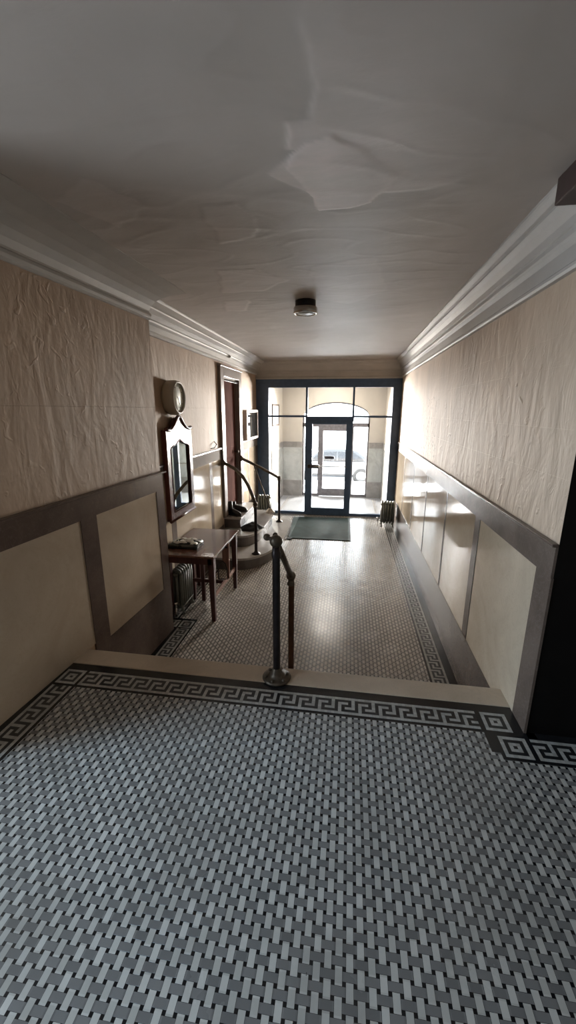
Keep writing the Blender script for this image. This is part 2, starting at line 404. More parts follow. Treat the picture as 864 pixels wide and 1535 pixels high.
fill(xA - UN, xA + .04, 1.72, 1.72 + BW - .018, 0)
fill(xA + .04 - UN, xA + .04, yB - UN, 1.72, 0); fill(xA + .04, 2.6, yB - UN, yB, 0)
xB2 = xA + .04 + BW
fill(xA + .04, xB2, yB + BW, 1.72 + BW - .018, 0) if 1.72 + BW - .018 > yB + BW else None
fill(xB2, xB2 + UN * 1.2, yB, yU0 - .025, 0)
fill(xB2 + UN * 1.2, 2.6, yB + BW, YC + .02, 0)
tile_piece(M_key, 2.6 - xB2 - UN * 1.2, (xB2 + UN * 1.2, yB, 0), 0)
# marble curb and hidden steps down
mb = MB(); mb.prism([(xw(2.05) - .02, 2.052), (XR, 2.052), (XR, 2.205), (xw(2.2) - .02, 2.205)], -0.035, 0.004, 0.004)
struct('trim_1', mb, M_curb)
for k, (ya, yb) in enumerate(((2.19, 2.415), (2.415, 2.65))):
    zt = MS * (k + 1) / 3
    mb = MB(); mb.prism([(xw(ya) - .01, ya - .02), (XR, ya - .02), (XR, yb), (xw(yb) - .01, yb)], zt - .03, zt, .003)
    mb.prism([(xw(ya) - .01, ya - .0), (XR, ya - .0), (XR, yb - .02), (xw(yb) - .01, yb - .02)], MS, zt - .03)
    struct('trim_%d' % (k + 2), mb, M_curb)
mb = MB(); mb.box(-1.8, XR, 2.08, 2.188, MS, -0.036); struct('trim_4', mb, M_curb)
# lower floor
xr0 = 0.748                                    # inner edge of right border
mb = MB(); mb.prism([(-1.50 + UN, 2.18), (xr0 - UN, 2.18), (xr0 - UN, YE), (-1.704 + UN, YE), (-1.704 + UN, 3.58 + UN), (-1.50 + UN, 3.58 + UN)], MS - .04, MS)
struct('floor_lower', mb, M_bask_lit, O=(0.011, 0.006, 0))
def fillL(x0, x1, y0, y1, mat=None): return fill(x0, x1, y0, y1, MS, mat)
fillL(xr0 - UN, xr0, 2.18, YE)
tile_piece(M_key, YE - 2.18, (xr0, YE, MS), -PI / 2)
fillL(xr0 + BW, 1.0, 2.18, YE, M_black)
fillL(-1.50, -1.50 + UN, 2.18, 3.58 + UN)
tile_piece(M_key, 3.43 - UN - 2.18, (-1.50, 2.18, MS), PI / 2)
fillL(-1.50 - BW, -1.50, 3.43 - UN, 3.43)
tile_piece(M_sq, BW, (-1.50 - BW, 3.43, MS), 0)
fillL(-1.50 - BW - UN, -1.50 - BW, 3.43, 3.43 + BW)
tile_piece(M_key, 0.13, (-1.50 - BW - UN - 0.13, 3.43, MS), 0)
fillL(-1.90, -1.50, 3.43 + BW, 3.58 + UN)
tile_piece(M_key, YE - 3.58 - UN, (-1.704, 3.58 + UN, MS), PI / 2)
fillL(-1.704, -1.704 + UN, 3.58 + UN, YE)
fillL(-1.90, -1.704 - BW, 3.58 + UN, YE); fillL(-1.90, -1.50 - BW, 2.18, 3.43)
fillL(-1.90, -1.50 - BW - UN - .13, 3.43, 3.43 + BW)
mb = MB(); mb.box(-2.0, 1.1, 2.18, 9.95, MS - .14, MS - .042); struct('floor_lower_base', mb, M_black)
mb = MB(); mb.box(-1.70, 0.96, YE, 10.22, MS - .04, MS + .002); struct('floor_vestibule', mb, M_vfloor)
# raised border strips of the vestibule floor
mb = MB()
for x0, x1 in ((-1.45, -1.42), (-1.40, -1.385), (0.62, 0.65), (0.67, 0.685)): mb.box(x0, x1, YE + .25, 9.8, MS + .001, MS + .004)
mb.box(-1.45, 0.685, 9.78, 9.81, MS + .001, MS + .004); mb.box(-1.45, 0.685, YE + .22, YE + .25, MS + .001, MS + .004)
struct('trim_5', mb, M_vestg)

# ------------------------------------------------------------------ ceiling with layered plaster
PATCH = [  # (polygon, drop, lightness 0..1, edge)
 ([(-0.16, .95), (-.144, 1.40), (-.158, 1.552), (-.25, 1.553), (-.262, 1.698), (-.174, 1.723), (-.30, 1.76), (-.36, 1.83), (-.206, 1.984), (-.166, 2.15), (.07, 2.118), (.10, 2.03), (.30, 2.03), (.46, 1.93), (.50, 1.6), (.38, 1.2), (.2, .9)], .011, .5),
 ([(-.188, 1.653), (-.105, 1.63), (.006, 1.72), (.084, 1.835), (.15, 1.90), (.10, 2.00), (.07, 2.118), (-.166, 2.15), (-.206, 1.984), (-.28, 1.79)], .010, .95),
 ([(-.716, 2.042), (-.541, 2.036), (-.495, 2.208), (-.55, 2.398), (-.755, 2.459)], .006, .16),
 ([(-.915, 2.883), (-.663, 2.879), (-.48, 3.128), (-.676, 3.382), (-1.038, 3.425)], .007, .22),
 ([(-1.113, 3.662), (-.891, 3.649), (-.99, 3.992), (-1.183, 3.992)], .007, .3),
 ([(-.30, 2.9), (.105, 2.783), (.25, 3.5), (-.05, 3.9), (-.28, 3.7)], .003, .15),
 ([(-1.0, 4.3), (-.3, 4.2), (-.2, 4.9), (-.9, 5.1)], .002, .1),
 ([(-1.35, 1.9), (-1.1, 1.75), (-.95, 2.0), (-1.2, 2.2)], .004, .2)]
def pdist(px, py, poly):                        # signed distance, + inside
    ins = False; d = 9.0; n = len(poly)
    for i in range(n):
        ax, ay = poly[i]; bx, by = poly[(i + 1) % n]
        if (ay > py) != (by > py) and px < (bx - ax) * (py - ay) / (by - ay) + ax: ins = not ins
        t = max(0, min(1, ((px - ax) * (bx - ax) + (py - ay) * (by - ay)) / ((bx - ax) ** 2 + (by - ay) ** 2)))
        d = min(d, math.hypot(px - ax - t * (bx - ax), py - ay - t * (by - ay)))
    return d if ins else -d
boxes = [(min(p[0] for p in pl), max(p[0] for p in pl), min(p[1] for p in pl), max(p[1] for p in pl)) for pl, _, _ in PATCH]
me = bpy.data.meshes.new('ceiling'); vs = []; fs = []; att = []
GX, GY, st = 251, 420, 0.012
gx0, gy0 = -2.0, 0.5
ys = [gy0 + j * st if j < 300 else gy0 + 300 * st + (j - 300) * 0.0355 for j in range(GY)]
for j in range(GY):
    y = ys[j]
    for i in range(GX):
        x = gx0 + i * st
        nx = x + 0.03 * noise.noise(Vector((x * 9, y * 9, 1))); ny = y + 0.03 * noise.noise(Vector((x * 9, y * 9, 7)))
        z = ZC + 0.010 * noise.noise(Vector((x * 1.3, y * 1.0, 0))) + 0.0035 * noise.noise(Vector((x * 3.2, y * 6, 3)))
        r = 1 - abs(noise.noise(Vector((x * 2.4 + 3, y * 5.5, 9)))); z -= 0.0015 * max(0, r - 0.9) / 0.1
        a = 0.0
        for (pl, dr, lt), b in zip(PATCH, boxes):
            if b[0] - .06 < nx < b[1] + .06 and b[2] - .06 < ny < b[3] + .06:
                fe = .24 if lt > .9 else .46
                k = pdist(nx, ny, pl); k = max(0, min(1, k / 0.009 + 0.5)) * max(0.0, min(1.0, (fe - x) / .36)) * (max(0, min(1, (y - 1.0) / .6)) if y < 1.6 else 1); z -= dr * .45 * k; a = max(a, lt * k)
        vs.append((x, y, z)); att.append(a)
for j in range(GY - 1):
    for i in range(GX - 1):
        q = j * GX + i; fs.append((q, q + GX, q + GX + 1, q + 1))
me.from_pydata(vs, [], fs); me.update()
la = me.attributes.new('patch', 'FLOAT', 'POINT')
for k, a in enumerate(att): la.data[k].value = a
for f in me.polygons: f.use_smooth = True
mt, nt, p = newmat('old ceiling paint')
an = nt.nodes.new('ShaderNodeAttribute'); an.attribute_name = 'patch'
co = objco(nt)
base = ramp(nt, noisetex(nt, co, 0.9, 6, 0.6, 0.8), [(0.3, (0.44, 0.405, 0.375)), (0.7, (0.53, 0.485, 0.455))])
pc = ramp(nt, noisetex(nt, objco(nt, (1, 3, 1)), 3, 5, 0.6), [(0.3, (0.68, 0.63, 0.59)), (0.7, (0.84, 0.74, 0.71))])
nt.links.new(mix(nt, an.outputs['Fac'], base, pc), p.inputs['Base Color'])
nt.links.new(bump(nt, noisetex(nt, objco(nt, (1, 1.7, 1)), 4, 6, 0.55, 0.5), 0.003), p.inputs['Normal'])
p.inputs['Roughness'].default_value = 0.5
M_ceil = mt; me.materials.append(mt)
ce = bpy.data.objects.new('ceiling', me); C.objects.link(ce); ce['kind'] = 'structure'
mb = MB()
mb.box(-3.4, 2.7, -3.1, 10.3, ZC + .02, ZC + .12)
mb.box(-3.4, 2.7, -3.1, gy0 + .02, ZC, ZC + .02); mb.box(gx0 + (GX - 1) * st - .02, 2.7, gy0, 3.0, ZC, ZC + .02); mb.box(-3.4, gx0 + .02, gy0, 3.0, ZC, ZC + .02)
struct('ceiling_slab', mb, M_ceil_dark)
mb = MB(); mb.box(-1.75, 1.0, YE + .12, 10.2, 2.42, 2.5); struct('ceiling_vestibule', mb, M_vest)

# ------------------------------------------------------------------ walls
# right wall
mb = MB(); mb.box(XR, XR + .16, YC + .13, YE + .1, MS - .05, ZC + .05); wr = struct('wall_right', mb, M_wallR)
mb = MB(); mb.prism([(XR, YC), (2.7, YC), (2.7, YC + .13), (XR, YC + .13)], -.05, ZC + .05)
for f in mb.bm.faces:
    if abs(f.calc_center_median().x - XR) < 1e-3: f.material_index = 1
wf = mb.build('wall_front', [M_pitch, M_wallR], None, None, 'structure')
# right wainscot: base, top rail, stiles, panels
t = 0.012
mb = MB(); mb.box(XR - .016, XR, 2.19, YE, MS, -.096, .002); struct('baseboard_right', mb, M_brownB)
mb = MB(); mb.box(XR - t, XR, YC, YE, .85, 1.0); struct('top_rail', mb, M_brownR, wr)
mb = MB(); mb.box(XR - .030, XR, YC - .004, YE, 1.0, 1.016, .004); struct('cap_ledge', mb, M_brown, wr)
mb = MB(); mb.box(XR - t, XR, YC - .006, 2.02, -.03, .85); struct('stile', mb, M_brownR, wr)
ps = [2.903, 3.868, 4.865, 5.86, 6.86, 7.85]
prev = 2.02
for k, y in enumerate(ps):
    zb = -0.096
    mb = MB(); mb.box(XR - t, XR, prev, y - .004, zb if k else zb, .85); struct('marble_panel', mb, M_creamR, wr)
    if k < 5:
        mb = MB(); mb.box(XR - t - .002, XR, y - .004, y + .004, zb, .85); struct('joint', mb, M_pitch, wr)
        e = y + .115 if k in (0,) else y + .05
        mb = MB(); mb.box(XR - t, XR, y + .004, e, zb, .85); struct('stile', mb, M_brownR, wr)
        prev = e
# cornices
def cornice(name, prof, y0, y1, side, mat, parent=None):
    """prof: (projection, z) bottom to ceiling; side +1 = on right wall at XR, -1 = on left wall at XL"""
    mb = MB(); X0 = XR if side > 0 else XL
    pts = [(X0 - side * a, z) for a, z in prof] + [(X0, ZC + .02)]
    mb.poly([(x, y0, z) for x, z in pts], (0, y1 - y0, 0)); return struct(name, mb, mat)
profR = [(0, 2.195), (.022, 2.197), (.030, 2.208), (.030, 2.222), (.020, 2.232), (.024, 2.30), (.045, 2.318), (.050, 2.330), (.050, 2.352), (.060, 2.358), (.068, 2.39), (.088, 2.425), (.112, 2.447), (.112, 2.458), (.128, 2.464), (.150, 2.482), (.155, 2.49), (.155, 2.52)]
profL = [(0, 2.255), (.022, 2.257), (.034, 2.268), (.034, 2.285), (.020, 2.295), (.026, 2.345), (.050, 2.362), (.056, 2.375), (.070, 2.380), (.10, 2.41), (.14, 2.437), (.145, 2.447), (.165, 2.452), (.215, 2.475), (.222, 2.49), (.222, 2.52)]
cornice('trim_6', profR, YC + .13, YE, 1, M_ceil_dark)
cornice('trim_7', profL, YN, YE, -1, M_ceil_dark)
mb = MB(); pe = [(0, 2.175), (.02, 2.178), (.03, 2.19), (.03, 2.21), (.02, 2.22), (.022, 2.29), (.05, 2.31), (.05, 2.33), (.07, 2.35), (.10, 2.40), (.14, 2.43), (.15, 2.45), (.20, 2.47), (.21, 2.52)]
mb.poly([(XL, YE - a, z) for a, z in pe] + [(XL, YE + .1, 2.52), (XL, YE + .1, 2.175)], (XR - XL, 0, 0)); struct('trim_8', mb, M_ceil_dark)
mb = MB(); mb.box(.79, 2.7, YC - .015, 2.03, 2.405, 2.52, .006); struct('trim_9', mb, M_beam)
# near left wall
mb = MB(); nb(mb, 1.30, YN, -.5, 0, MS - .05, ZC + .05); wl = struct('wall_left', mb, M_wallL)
mb = MB(); nb(mb, 1.29, YN + .012, 0, .014, .895, 1.045); struct('top_rail', mb, M_brown, wl)
mb = MB(); nb(mb, 1.28, YN + .03, 0, .045, 1.045, 1.062, .004); struct('cap_ledge', mb, M_brown, wl)
mb = MB(); nb(mb, 1.30, 2.28, 0, .010, 0.0, .895); struct('marble_panel', mb, M_cream, wl)
mb = MB(); nb(mb, 2.28, 2.44, 0, .014, MS, .895); struct('stile', mb, M_brown, wl)
mb = MB(); nb(mb, 2.44, 3.262, 0, .010, -.04, .895); struct('marble_panel', mb, M_cream, wl)
mb = MB(); nb(mb, 2.44, 3.262, 0, .014, MS, -.04); struct('base_slab', mb, M_brown, wl)
mb = MB(); nb(mb, 3.262, YN + .012, 0, .014, MS, .895); struct('stile', mb, M_brown, wl)
# bead and cove above it
mb = MB(); cs = [(0, 2.31), (.012, 2.312), (.026, 2.322), (.030, 2.34), (.026, 2.358), (.012, 2.368), (.012, 2.38), (.03, 2.415), (.07, 2.447), (.13, 2.470), (.21, 2.486), (.34, 2.4985), (.34, 2.53), (0, 2.53)]
a = [mb.bm.verts.new((xw(1.3) + w, 1.3, z)) for w, z in cs]; b = [mb.bm.verts.new((xw(YN) + w, YN, z)) for w, z in cs]
mb._f(a[::-1]); mb._f(b)
for i in range(len(cs)):
    j = (i + 1) % len(cs); f = mb._f((a[i], a[j], b[j], b[i]))
struct('trim_10', mb, M_ceil_dark)
# far left wall, with its door opening  (DY0..DY1, landing height ZL up to ZD)
DY0, DY1, ZD = 5.84, 6.66, 2.06
RZ = 0.175; ZL = MS + 3 * RZ
mb = MB(); mb.box(XL - .16, XL, YN - .1, DY0, MS - .05, ZC + .05); mb.box(XL - .16, XL, DY1, YE + .1, MS - .05, ZC + .05)
mb.box(XL - .16, XL, DY0, DY1, ZD, ZC + .05); mb.box(XL - .16, XL, DY0, DY1, MS - .05, ZL - .002)
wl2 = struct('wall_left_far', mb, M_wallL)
def lbox(name, y0, y1, z0, z1, mat, th=t, bev=0): mb = MB(); mb.box(XL, XL + th, y0, y1, z0, z1, bev); return struct(name, mb, mat, wl2)
for ya, yb in ((YN, 5.68), (6.84, YE)):
    lbox('top_rail', ya, yb, .90, 1.045, M_railL); lbox('cap_ledge', ya, yb, 1.045, 1.06, M_brown, .03)
    lbox('base_slab', ya, yb, MS, -.10, M_brownR, .016)
for y0, y1, m_ in ((YN, 3.90, 0), (3.90, 4.02, 1), (4.02, 5.16, 0), (5.16, 5.27, 1), (5.27, 5.68, 0), (6.84, 7.30, 0), (7.30, 7.36, 1), (7.36, 7.9, 0), (7.9, YE, 1)):
    lbox('stile' if m_ else 'marble_panel', y0, y1 - (0 if m_ else .006), -.10, .90, M_brownR if m_ else M_creamR)
# door casing on the left
mb = MB()
mb.box(XL - .02, XL + .045, DY0 - .15, DY0, ZL, ZD + .13, .006); mb.box(XL - .02, XL + .045, DY1, DY1 + .15, ZL, ZD + .13, .006)
mb.box(XL - .02, XL + .045, DY0, DY1, ZD, ZD + .13, .006); mb.box(XL, XL + .065, DY0 - .17, DY1 + .17, ZD + .13, ZD + .155, .005)
mb.box(XL - .16, XL, DY0 - .0, DY0 + .02, ZL, ZD); mb.box(XL - .16, XL, DY1 - .02, DY1, ZL, ZD); mb.box(XL - .16, XL, DY0 + .02, DY1 - .02, ZD - .02, ZD)
casing = struct('trim_11', mb, M_casing)
mb = MB(); mb.box(XL + .01, XL + .03, DY0 + .03, DY1 - .03, ZD - .055, ZD - .035, .002); struct('door_closer_strip', mb, M_chrome, casing)
# the door itself
mb = MB(); mb.box(XL - .075, XL - .035, DY0 + .02, DY1 - .02, ZL + .01, ZD - .02, .002)
d1 = struct('door_1', mb, M_door)
for za, zb in ((ZL + .14, .85), (1.0, ZD - .15)):
    mb = MB(); mb.box(XL - .037, XL - .030, DY0 + .14, DY1 - .14, za, zb, .004); struct('door_panel', mb, M_door, d1)
mb = MB(); mb.lathe([(.0, 0), (.012, 0), (.012, .03), (.026, .04), (.028, .06), (.015, .075), (0, .077)], (XL - .037, DY1 - .10, .92), (1, 0, 0), 16); struct('door_knob', mb, M_brass, d1)
mb = MB(); mb.box(-3.4, XL - .18, DY0 - .3, DY1 + .3, MS, ZL - .003); mb.box(-2.6, -2.5, DY0 - .3, DY1 + .3, ZL, ZC); struct('wall_behind_door', mb, M_vest)

# upper hall round the camera (its window is left of the frame)
mb = MB(); mb.box(2.6, 2.75, -3.1, YC, -.05, ZC); struct('wall_right_upper', mb, M_wallL)
mb = MB(); mb.box(-3.5, 2.75, -3.2, -3.0, -.05, ZC); struct('wall_back', mb, M_wallL)
mb = MB(); WY0, WY1, WZ0, WZ1 = -.70, 1.0, .5, 2.2
mb.box(-3.5, -3.3, -3.1, WY0, -.05, ZC); mb.box(-3.5, -3.3, WY1, 1.5, -.05, ZC); mb.box(-3.5, -3.3, WY0, WY1, -.05, WZ0); mb.box(-3.5, -3.3, WY0, WY1, WZ1, ZC)
struct('wall_left_upper', mb, M_wallL)
mb = MB(); mb.box(-3.5, xw(1.3) - .5, 1.30, 1.5, -.05, ZC + .05); struct('wall_return', mb, M_wallL)
mb = MB(); mb.box(-3.4, -1.86, -3.1, 1.4, -.08, 0); struct('floor_alcove', mb, M_bask)
w1 = MB(); w1.box(-3.44, -3.36, WY0, WY0 + .06, WZ0, WZ1); w1.box(-3.44, -3.36, WY1 - .06, WY1, WZ0, WZ1); w1.box(-3.44, -3.36, WY0, WY1, WZ0, WZ0 + .06); w1.box(-3.44, -3.36, WY0, WY1, WZ1 - .06, WZ1); w1.box(-3.43, -3.37, WY0, WY1, 1.33, 1.38)
w1 = struct('window_1', w1, M_white)
mb = MB(); mb.box(-3.402, -3.398, WY0 + .05, WY1 - .05, WZ0 + .05, WZ1 - .05); struct('window_pane', mb, M_glass, w1)

# ------------------------------------------------------------------ vestibule
VX0, VX1, YO = -1.62, 0.84, 9.95
OX0, OX1, ZS, ZT = -1.13, 0.49, 1.46, 1.78     # street opening: jambs, spring line, crown
mb = MB(); mb.box(VX0 - .15, VX0, YE + .1, YO + .2, MS - .05, 2.5); vwl = struct('wall_vestibule_left', mb, M_vest)
mb = MB(); mb.box(VX1, VX1 + .15, YE + .1, YO + .2, MS - .05, 2.5); vwr = struct('wall_vestibule_right', mb, M_vest)
arc = [(OX1 + (OX0 - OX1) * k / 20, ZS + (ZT - ZS) * math.sqrt(max(0, 1 - (2 * k / 20 - 1) ** 2)) ** 1.15) for k in range(21)]
out = [(VX0, MS - .05), (VX0, 2.5), (VX1, 2.5), (VX1, MS - .05), (OX1, MS - .05)] + arc + [(OX0, MS - .05)]
mb = MB()
# built as strips so that the concave outline stays clean
mb.poly([(VX0, YO, MS - .05), (OX0, YO, MS - .05), (OX0, YO, 2.5), (VX0, YO, 2.5)], (0, .2, 0))
mb.poly([(OX1, YO, MS - .05), (VX1, YO, MS - .05), (VX1, YO, 2.5), (OX1, YO, 2.5)], (0, .2, 0))
for (xa, za), (xb, zb) in zip(arc, arc[1:]): mb.poly([(xa, YO, za), (xb, YO, zb), (xb, YO, 2.5), (xa, YO, 2.5)], (0, .2, 0))
vwb = struct('wall_end', mb, M_vest)
def vdado(parent, mk):
    for z0, z1, mt_, th in ((.70, .84, M_vestg, .014), (-.12, .70, M_vestb, .01), (MS, -.12, M_vestg, .014)):
        mb = MB(); mk(mb, z0, z1, th); struct('marble_panel' if mt_ is M_vestb else 'marble_band', mb, mt_, parent)
vdado(vwl, lambda b, z0, z1, th: b.box(VX0, VX0 + th, YE + .12, YO, z0, z1))
vdado(vwr, lambda b, z0, z1, th: b.box(VX1 - th, VX1, YE + .12, YO, z0, z1))
vdado(vwb, lambda b, z0, z1, th: b.box(VX0 + .014, OX0, YO - th, YO, z0, z1))
vdado(vwb, lambda b, z0, z1, th: b.box(OX1, VX1 - .014, YO - th, YO, z0, z1))
# street door, side lights and fanlight
DX0, DX1 = -.70, .08
fy0, fy1 = YO + .06, YO + .12
mb = MB()
mb.box(OX0, OX0 + .04, fy0, fy1, MS, ZS); mb.box(OX1 - .04, OX1, fy0, fy1, MS, ZS)
mb.box(OX0, OX1, fy0, fy1, 1.20, 1.29)
for x in (DX0 - .04, DX1): mb.box(x, x + .04, fy0, fy1, MS, 1.20)
mb.box(OX0 + .04, DX0 - .04, fy0, fy1, MS, MS + .07); mb.box(DX1 + .04, OX1 - .04, fy0, fy1, MS, MS + .07)
for (xa, za), (xb, zb) in zip(arc, arc[1:]): mb.poly([(xa, fy0, za + .01), (xb, fy0, zb + .01), (xb, fy0, zb - .03), (xa, fy0, za - .03)], (0, .06, 0))
w2 = struct('window_2', mb, M_doorframe)
for xa, xb, za, zb in ((OX0 + .04, DX0 - .04, MS + .07, 1.2), (DX1 + .04, OX1 - .04, MS + .07, 1.2)):
    mb = MB(); mb.box(xa, xb, fy0 + .028, fy0 + .032, za, zb); struct('window_pane', mb, M_glass, w2)
mb = MB(); mb.poly([(OX0, fy0 + .028, 1.29)] + [(x, fy0 + .028, z - .005) for x, z in arc[::-1]] + [(OX1, fy0 + .028, 1.29)], (0, .004, 0)); struct('window_pane', mb, M_glass, w2)
mb = MB(); sw = .085
mb.box(DX0, DX0 + sw, fy0, fy0 + .045, MS + .01, 1.20); mb.box(DX1 - sw, DX1, fy0, fy0 + .045, MS + .01, 1.20)
mb.box(DX0 + sw, DX1 - sw, fy0, fy0 + .045, MS + .01, MS + .20); mb.box(DX0 + sw, DX1 - sw, fy0, fy0 + .045, 1.10, 1.20)
d2 = struct('door_2', mb, M_doorframe)
mb = MB(); mb.box(DX0 + sw, DX1 - sw, fy0 + .02, fy0 + .024, MS + .2, 1.10); struct('door_pane', mb, M_glass, d2)
mb = MB(); mb.box(-.57, -.34, fy0 - .03, fy0, .42, .49, .004); struct('lock_box', mb, M_iron, d2)

# picture and directory board in the vestibule
f = thing('picture_frame', 'thin dark framed picture on the left wall of the bright vestibule', 'picture', (VX0, 8.95, 1.25))
mb = MB()
for y0, y1, z0, z1 in ((8.55, 8.59, 1.25, 1.72), (9.31, 9.35, 1.25, 1.72), (8.59, 9.31, 1.25, 1.29), (8.59, 9.31, 1.68, 1.72)): mb.box(VX0, VX0 + .022, y0, y1, z0, z1, .002)
mb.build('frame', M_brown, f)
mb = MB(); mb.box(VX0 + .001, VX0 + .008, 8.59, 9.31, 1.29, 1.68); mb.build('paper_print', M_paper, f)
f = thing('intercom_panel', 'narrow metal intercom panel low on the left vestibule wall', 'intercom', (VX0 + .012, 8.50, .34))
mb = MB(); mb.box(VX0 + .012, VX0 + .03, 8.40, 8.62, .34, .80, .003); mb.build('face_plate', M_chrome, f)
mb = MB()
for k in range(7): mb.box(VX0 + .03, VX0 + .034, 8.44, 8.58, .40 + k * .054, .425 + k * .054, .001)
mb.build('button_strip', M_iron, f)

# ------------------------------------------------------------------ inner glazed screen with its door
y0, y1 = YE - .01, YE + .09
mb = MB()
mb.box(-1.86, -1.60, y0, y1, MS, 2.175); mb.box(.80, XR, y0, y1, MS, 2.175); mb.box(-1.60, .80, y0, y1, 2.02, 2.175)
mb.box(-1.60, -.86, y0 + .02, y1 - .02, 1.455, 1.495); mb.box(.05, .80, y0 + .02, y1 - .02, 1.455, 1.495)
mb.box(-.86, -.82, y0 + .01, y1 - .01, MS, 2.02); mb.box(.05, .09, y0 + .01, y1 - .01, 1.38, 2.02)
mb.box(-.82, .05, y0 + .005, y1 - .01, 1.375, 1.475)
mb.box(.05, .072, y0 + .01, y1 - .01, MS, 1.38)
mb.box(-1.60, -.86, y0 + .02, y1 - .02, MS, MS + .055); mb.box(.072, .80, y0 + .02, y1 - .02, MS, MS + .055)
w3 = struct('window_3', mb, M_navy)
for xa, xb, za, zb in ((-1.60, -.86, 1.495, 2.02), (-.82, .05, 1.475, 2.02), (.09, .80, 1.495, 2.02), (-1.60, -.86, MS + .055, 1.455), (.072, .80, MS + .055, 1.455)):
    mb = MB(); mb.box(xa, xb, YE + .038, YE + .042, za, zb); struct('window_pane', mb, M_glass, w3)
mb = MB()
mb.box(-.82, -.715, y0 - .01, y0 + .05, MS + .012, 1.375, .003); mb.box(-.05, .05, y0 - .01, y0 + .05, MS + .012, 1.375, .003)
mb.box(-.715, -.05, y0 - .01, y0 + .05, MS + .012, MS + .16, .003); mb.box(-.715, -.05, y0 - .01, y0 + .05, 1.325, 1.375, .003)
d3 = struct('door_3', mb, M_navy)
mb = MB(); mb.box(-.715, -.05, YE + .018, YE + .022, MS + .16, 1.325); struct('door_pane', mb, M_glass, d3)
mb = MB(); mb.tube([(-.74, y0 - .06, .50), (-.03, y0 - .06, .50)], .008, 10); mb.tube([(-.03, y0 - .06, .50), (-.03, y0 - .005, .50)], .008, 8); struct('push_bar', mb, M_chrome, d3)
mb = MB(); mb.box(-.80, -.57, y0 - .065, y0 - .010, .46, .53, .006); struct('lock_box', mb, M_iron, d3)
mb = MB(); mb.box(-.82, .05, y0 - .04, y0 + .08, MS, MS + .012, .002); struct('trim_12', mb, M_chrome)
mb = MB(); mb.box(XL, -1.60, YE + .09, YE + .15, MS, 2.5); mb.box(.80, XR + .1, YE + .09, YE + .15, MS, 2.5); mb.box(-1.60, .80, YE + .09, YE + .15, 2.17, 2.5); mb.box(XL, XR, YE, YE + .09, 2.175, 2.5); struct('wall_screen', mb, M_vest)

# ------------------------------------------------------------------ outside
mb = MB(); mb.poly([(-14, 10.15, MS - .03), (-14, 12.8, MS - .08), (-14, 16.2, -1.38), (-14, 16.2, -1.9), (-14, 10.15, -1.9)], (28, 0, 0)); struct('ground_sidewalk', mb, M_snow)
mb = MB(); mb.box(-20, 20, 16.2, 34, -1.9, -1.42); struct('ground_street', mb, M_asph)
def car(label, loc, paint, grp='parked cars'):
    x, y, z = loc
    c = thing('parked_car', label, 'car', loc)
    prof = [(-2.2, .28), (-2.22, .62), (-2.1, .80), (-1.45, .90), (-.95, .93), (1.35, .95), (2.05, .90), (2.2, .72), (2.2, .30)]
    mb = MB(); mb.poly([(x + a, y - .85, z + b) for a, b in prof], (0, 1.7, 0))
    bmesh.ops.bevel(mb.bm, geom=mb.bm.edges[:], offset=.06, segments=3, profile=.5, affect='EDGES'); body = mb.build('car_body', paint, c)
    mb = MB(); roof = [(-1.0, .92), (-.45, 1.36), (-.1, 1.43), (.75, 1.43), (1.1, 1.38), (1.75, .93)]
    a = [mb.bm.verts.new((x + p, y - .80 + (q - .92) * .28, z + q)) for p, q in roof]; b = [mb.bm.verts.new((x + p, y + .80 - (q - .92) * .28, z + q)) for p, q in roof]
    mb._f(a[::-1]); mb._f(b)
    for i in range(len(roof)): mb._f((a[i], a[(i + 1) % 6], b[(i + 1) % 6], b[i]))
    bmesh.ops.bevel(mb.bm, geom=mb.bm.edges[:], offset=.05, segments=2, profile=.5, affect='EDGES'); mb.build('car_roof', paint, c)
    for pl in ([(-.80, .97), (-.38, 1.30), (.28, 1.34), (.28, .97)], [(.34, .97), (.34, 1.34), (1.02, 1.30), (1.45, .99)]):
        for sgn in (-1, 1):
            mb = MB(); yy = y + sgn * .80
            mb.poly([(x + p, yy - sgn * (q - .92) * .28 - sgn * .0, z + q) for p, q in pl], (0, sgn * .008, 0)); mb.build('side_window', M_carglass, c)
    for wx in (-1.32, 1.32):
        for sgn in (-1, 1):
            mb = MB(); yy = y + sgn * .70
            mb.lathe([(0, 0), (.20, 0), (.22, .02), (.33, .02), (.34, 0), (.34, -.18), (0, -.18)], (x + wx, yy + sgn * .16, z + .34), (0, sgn, 0), 24)
            w = mb.build('wheel', M_tyre, c)
            mb = MB(); mb.lathe([(0, .02), (.06, .03), (.19, .005), (.2, 0)], (x + wx, yy + sgn * .165, z + .34), (0, sgn, 0), 20); mb.build('hubcap', M_chrome, w)
    for hx in (-.45, .55): mb = MB(); mb.box(x + hx, x + hx + .2, y - .875, y - .86, z + .78, z + .82, .003); mb.build('door_handle', M_chrome, c)
    mb = MB(); mb.box(x - 1.9, x + 1.9, y - .865, y - .85, z + .36, z + .42, .004); mb.build('side_trim', M_tyre, c)
    return c
car('blue grey sedan parked in the street straight behind the glass doors', (-.75, 17.6, -1.42), M_car)
car('second parked car seen at right beyond the nearer sedan', (3.1, 21.0, -1.42), M_car)

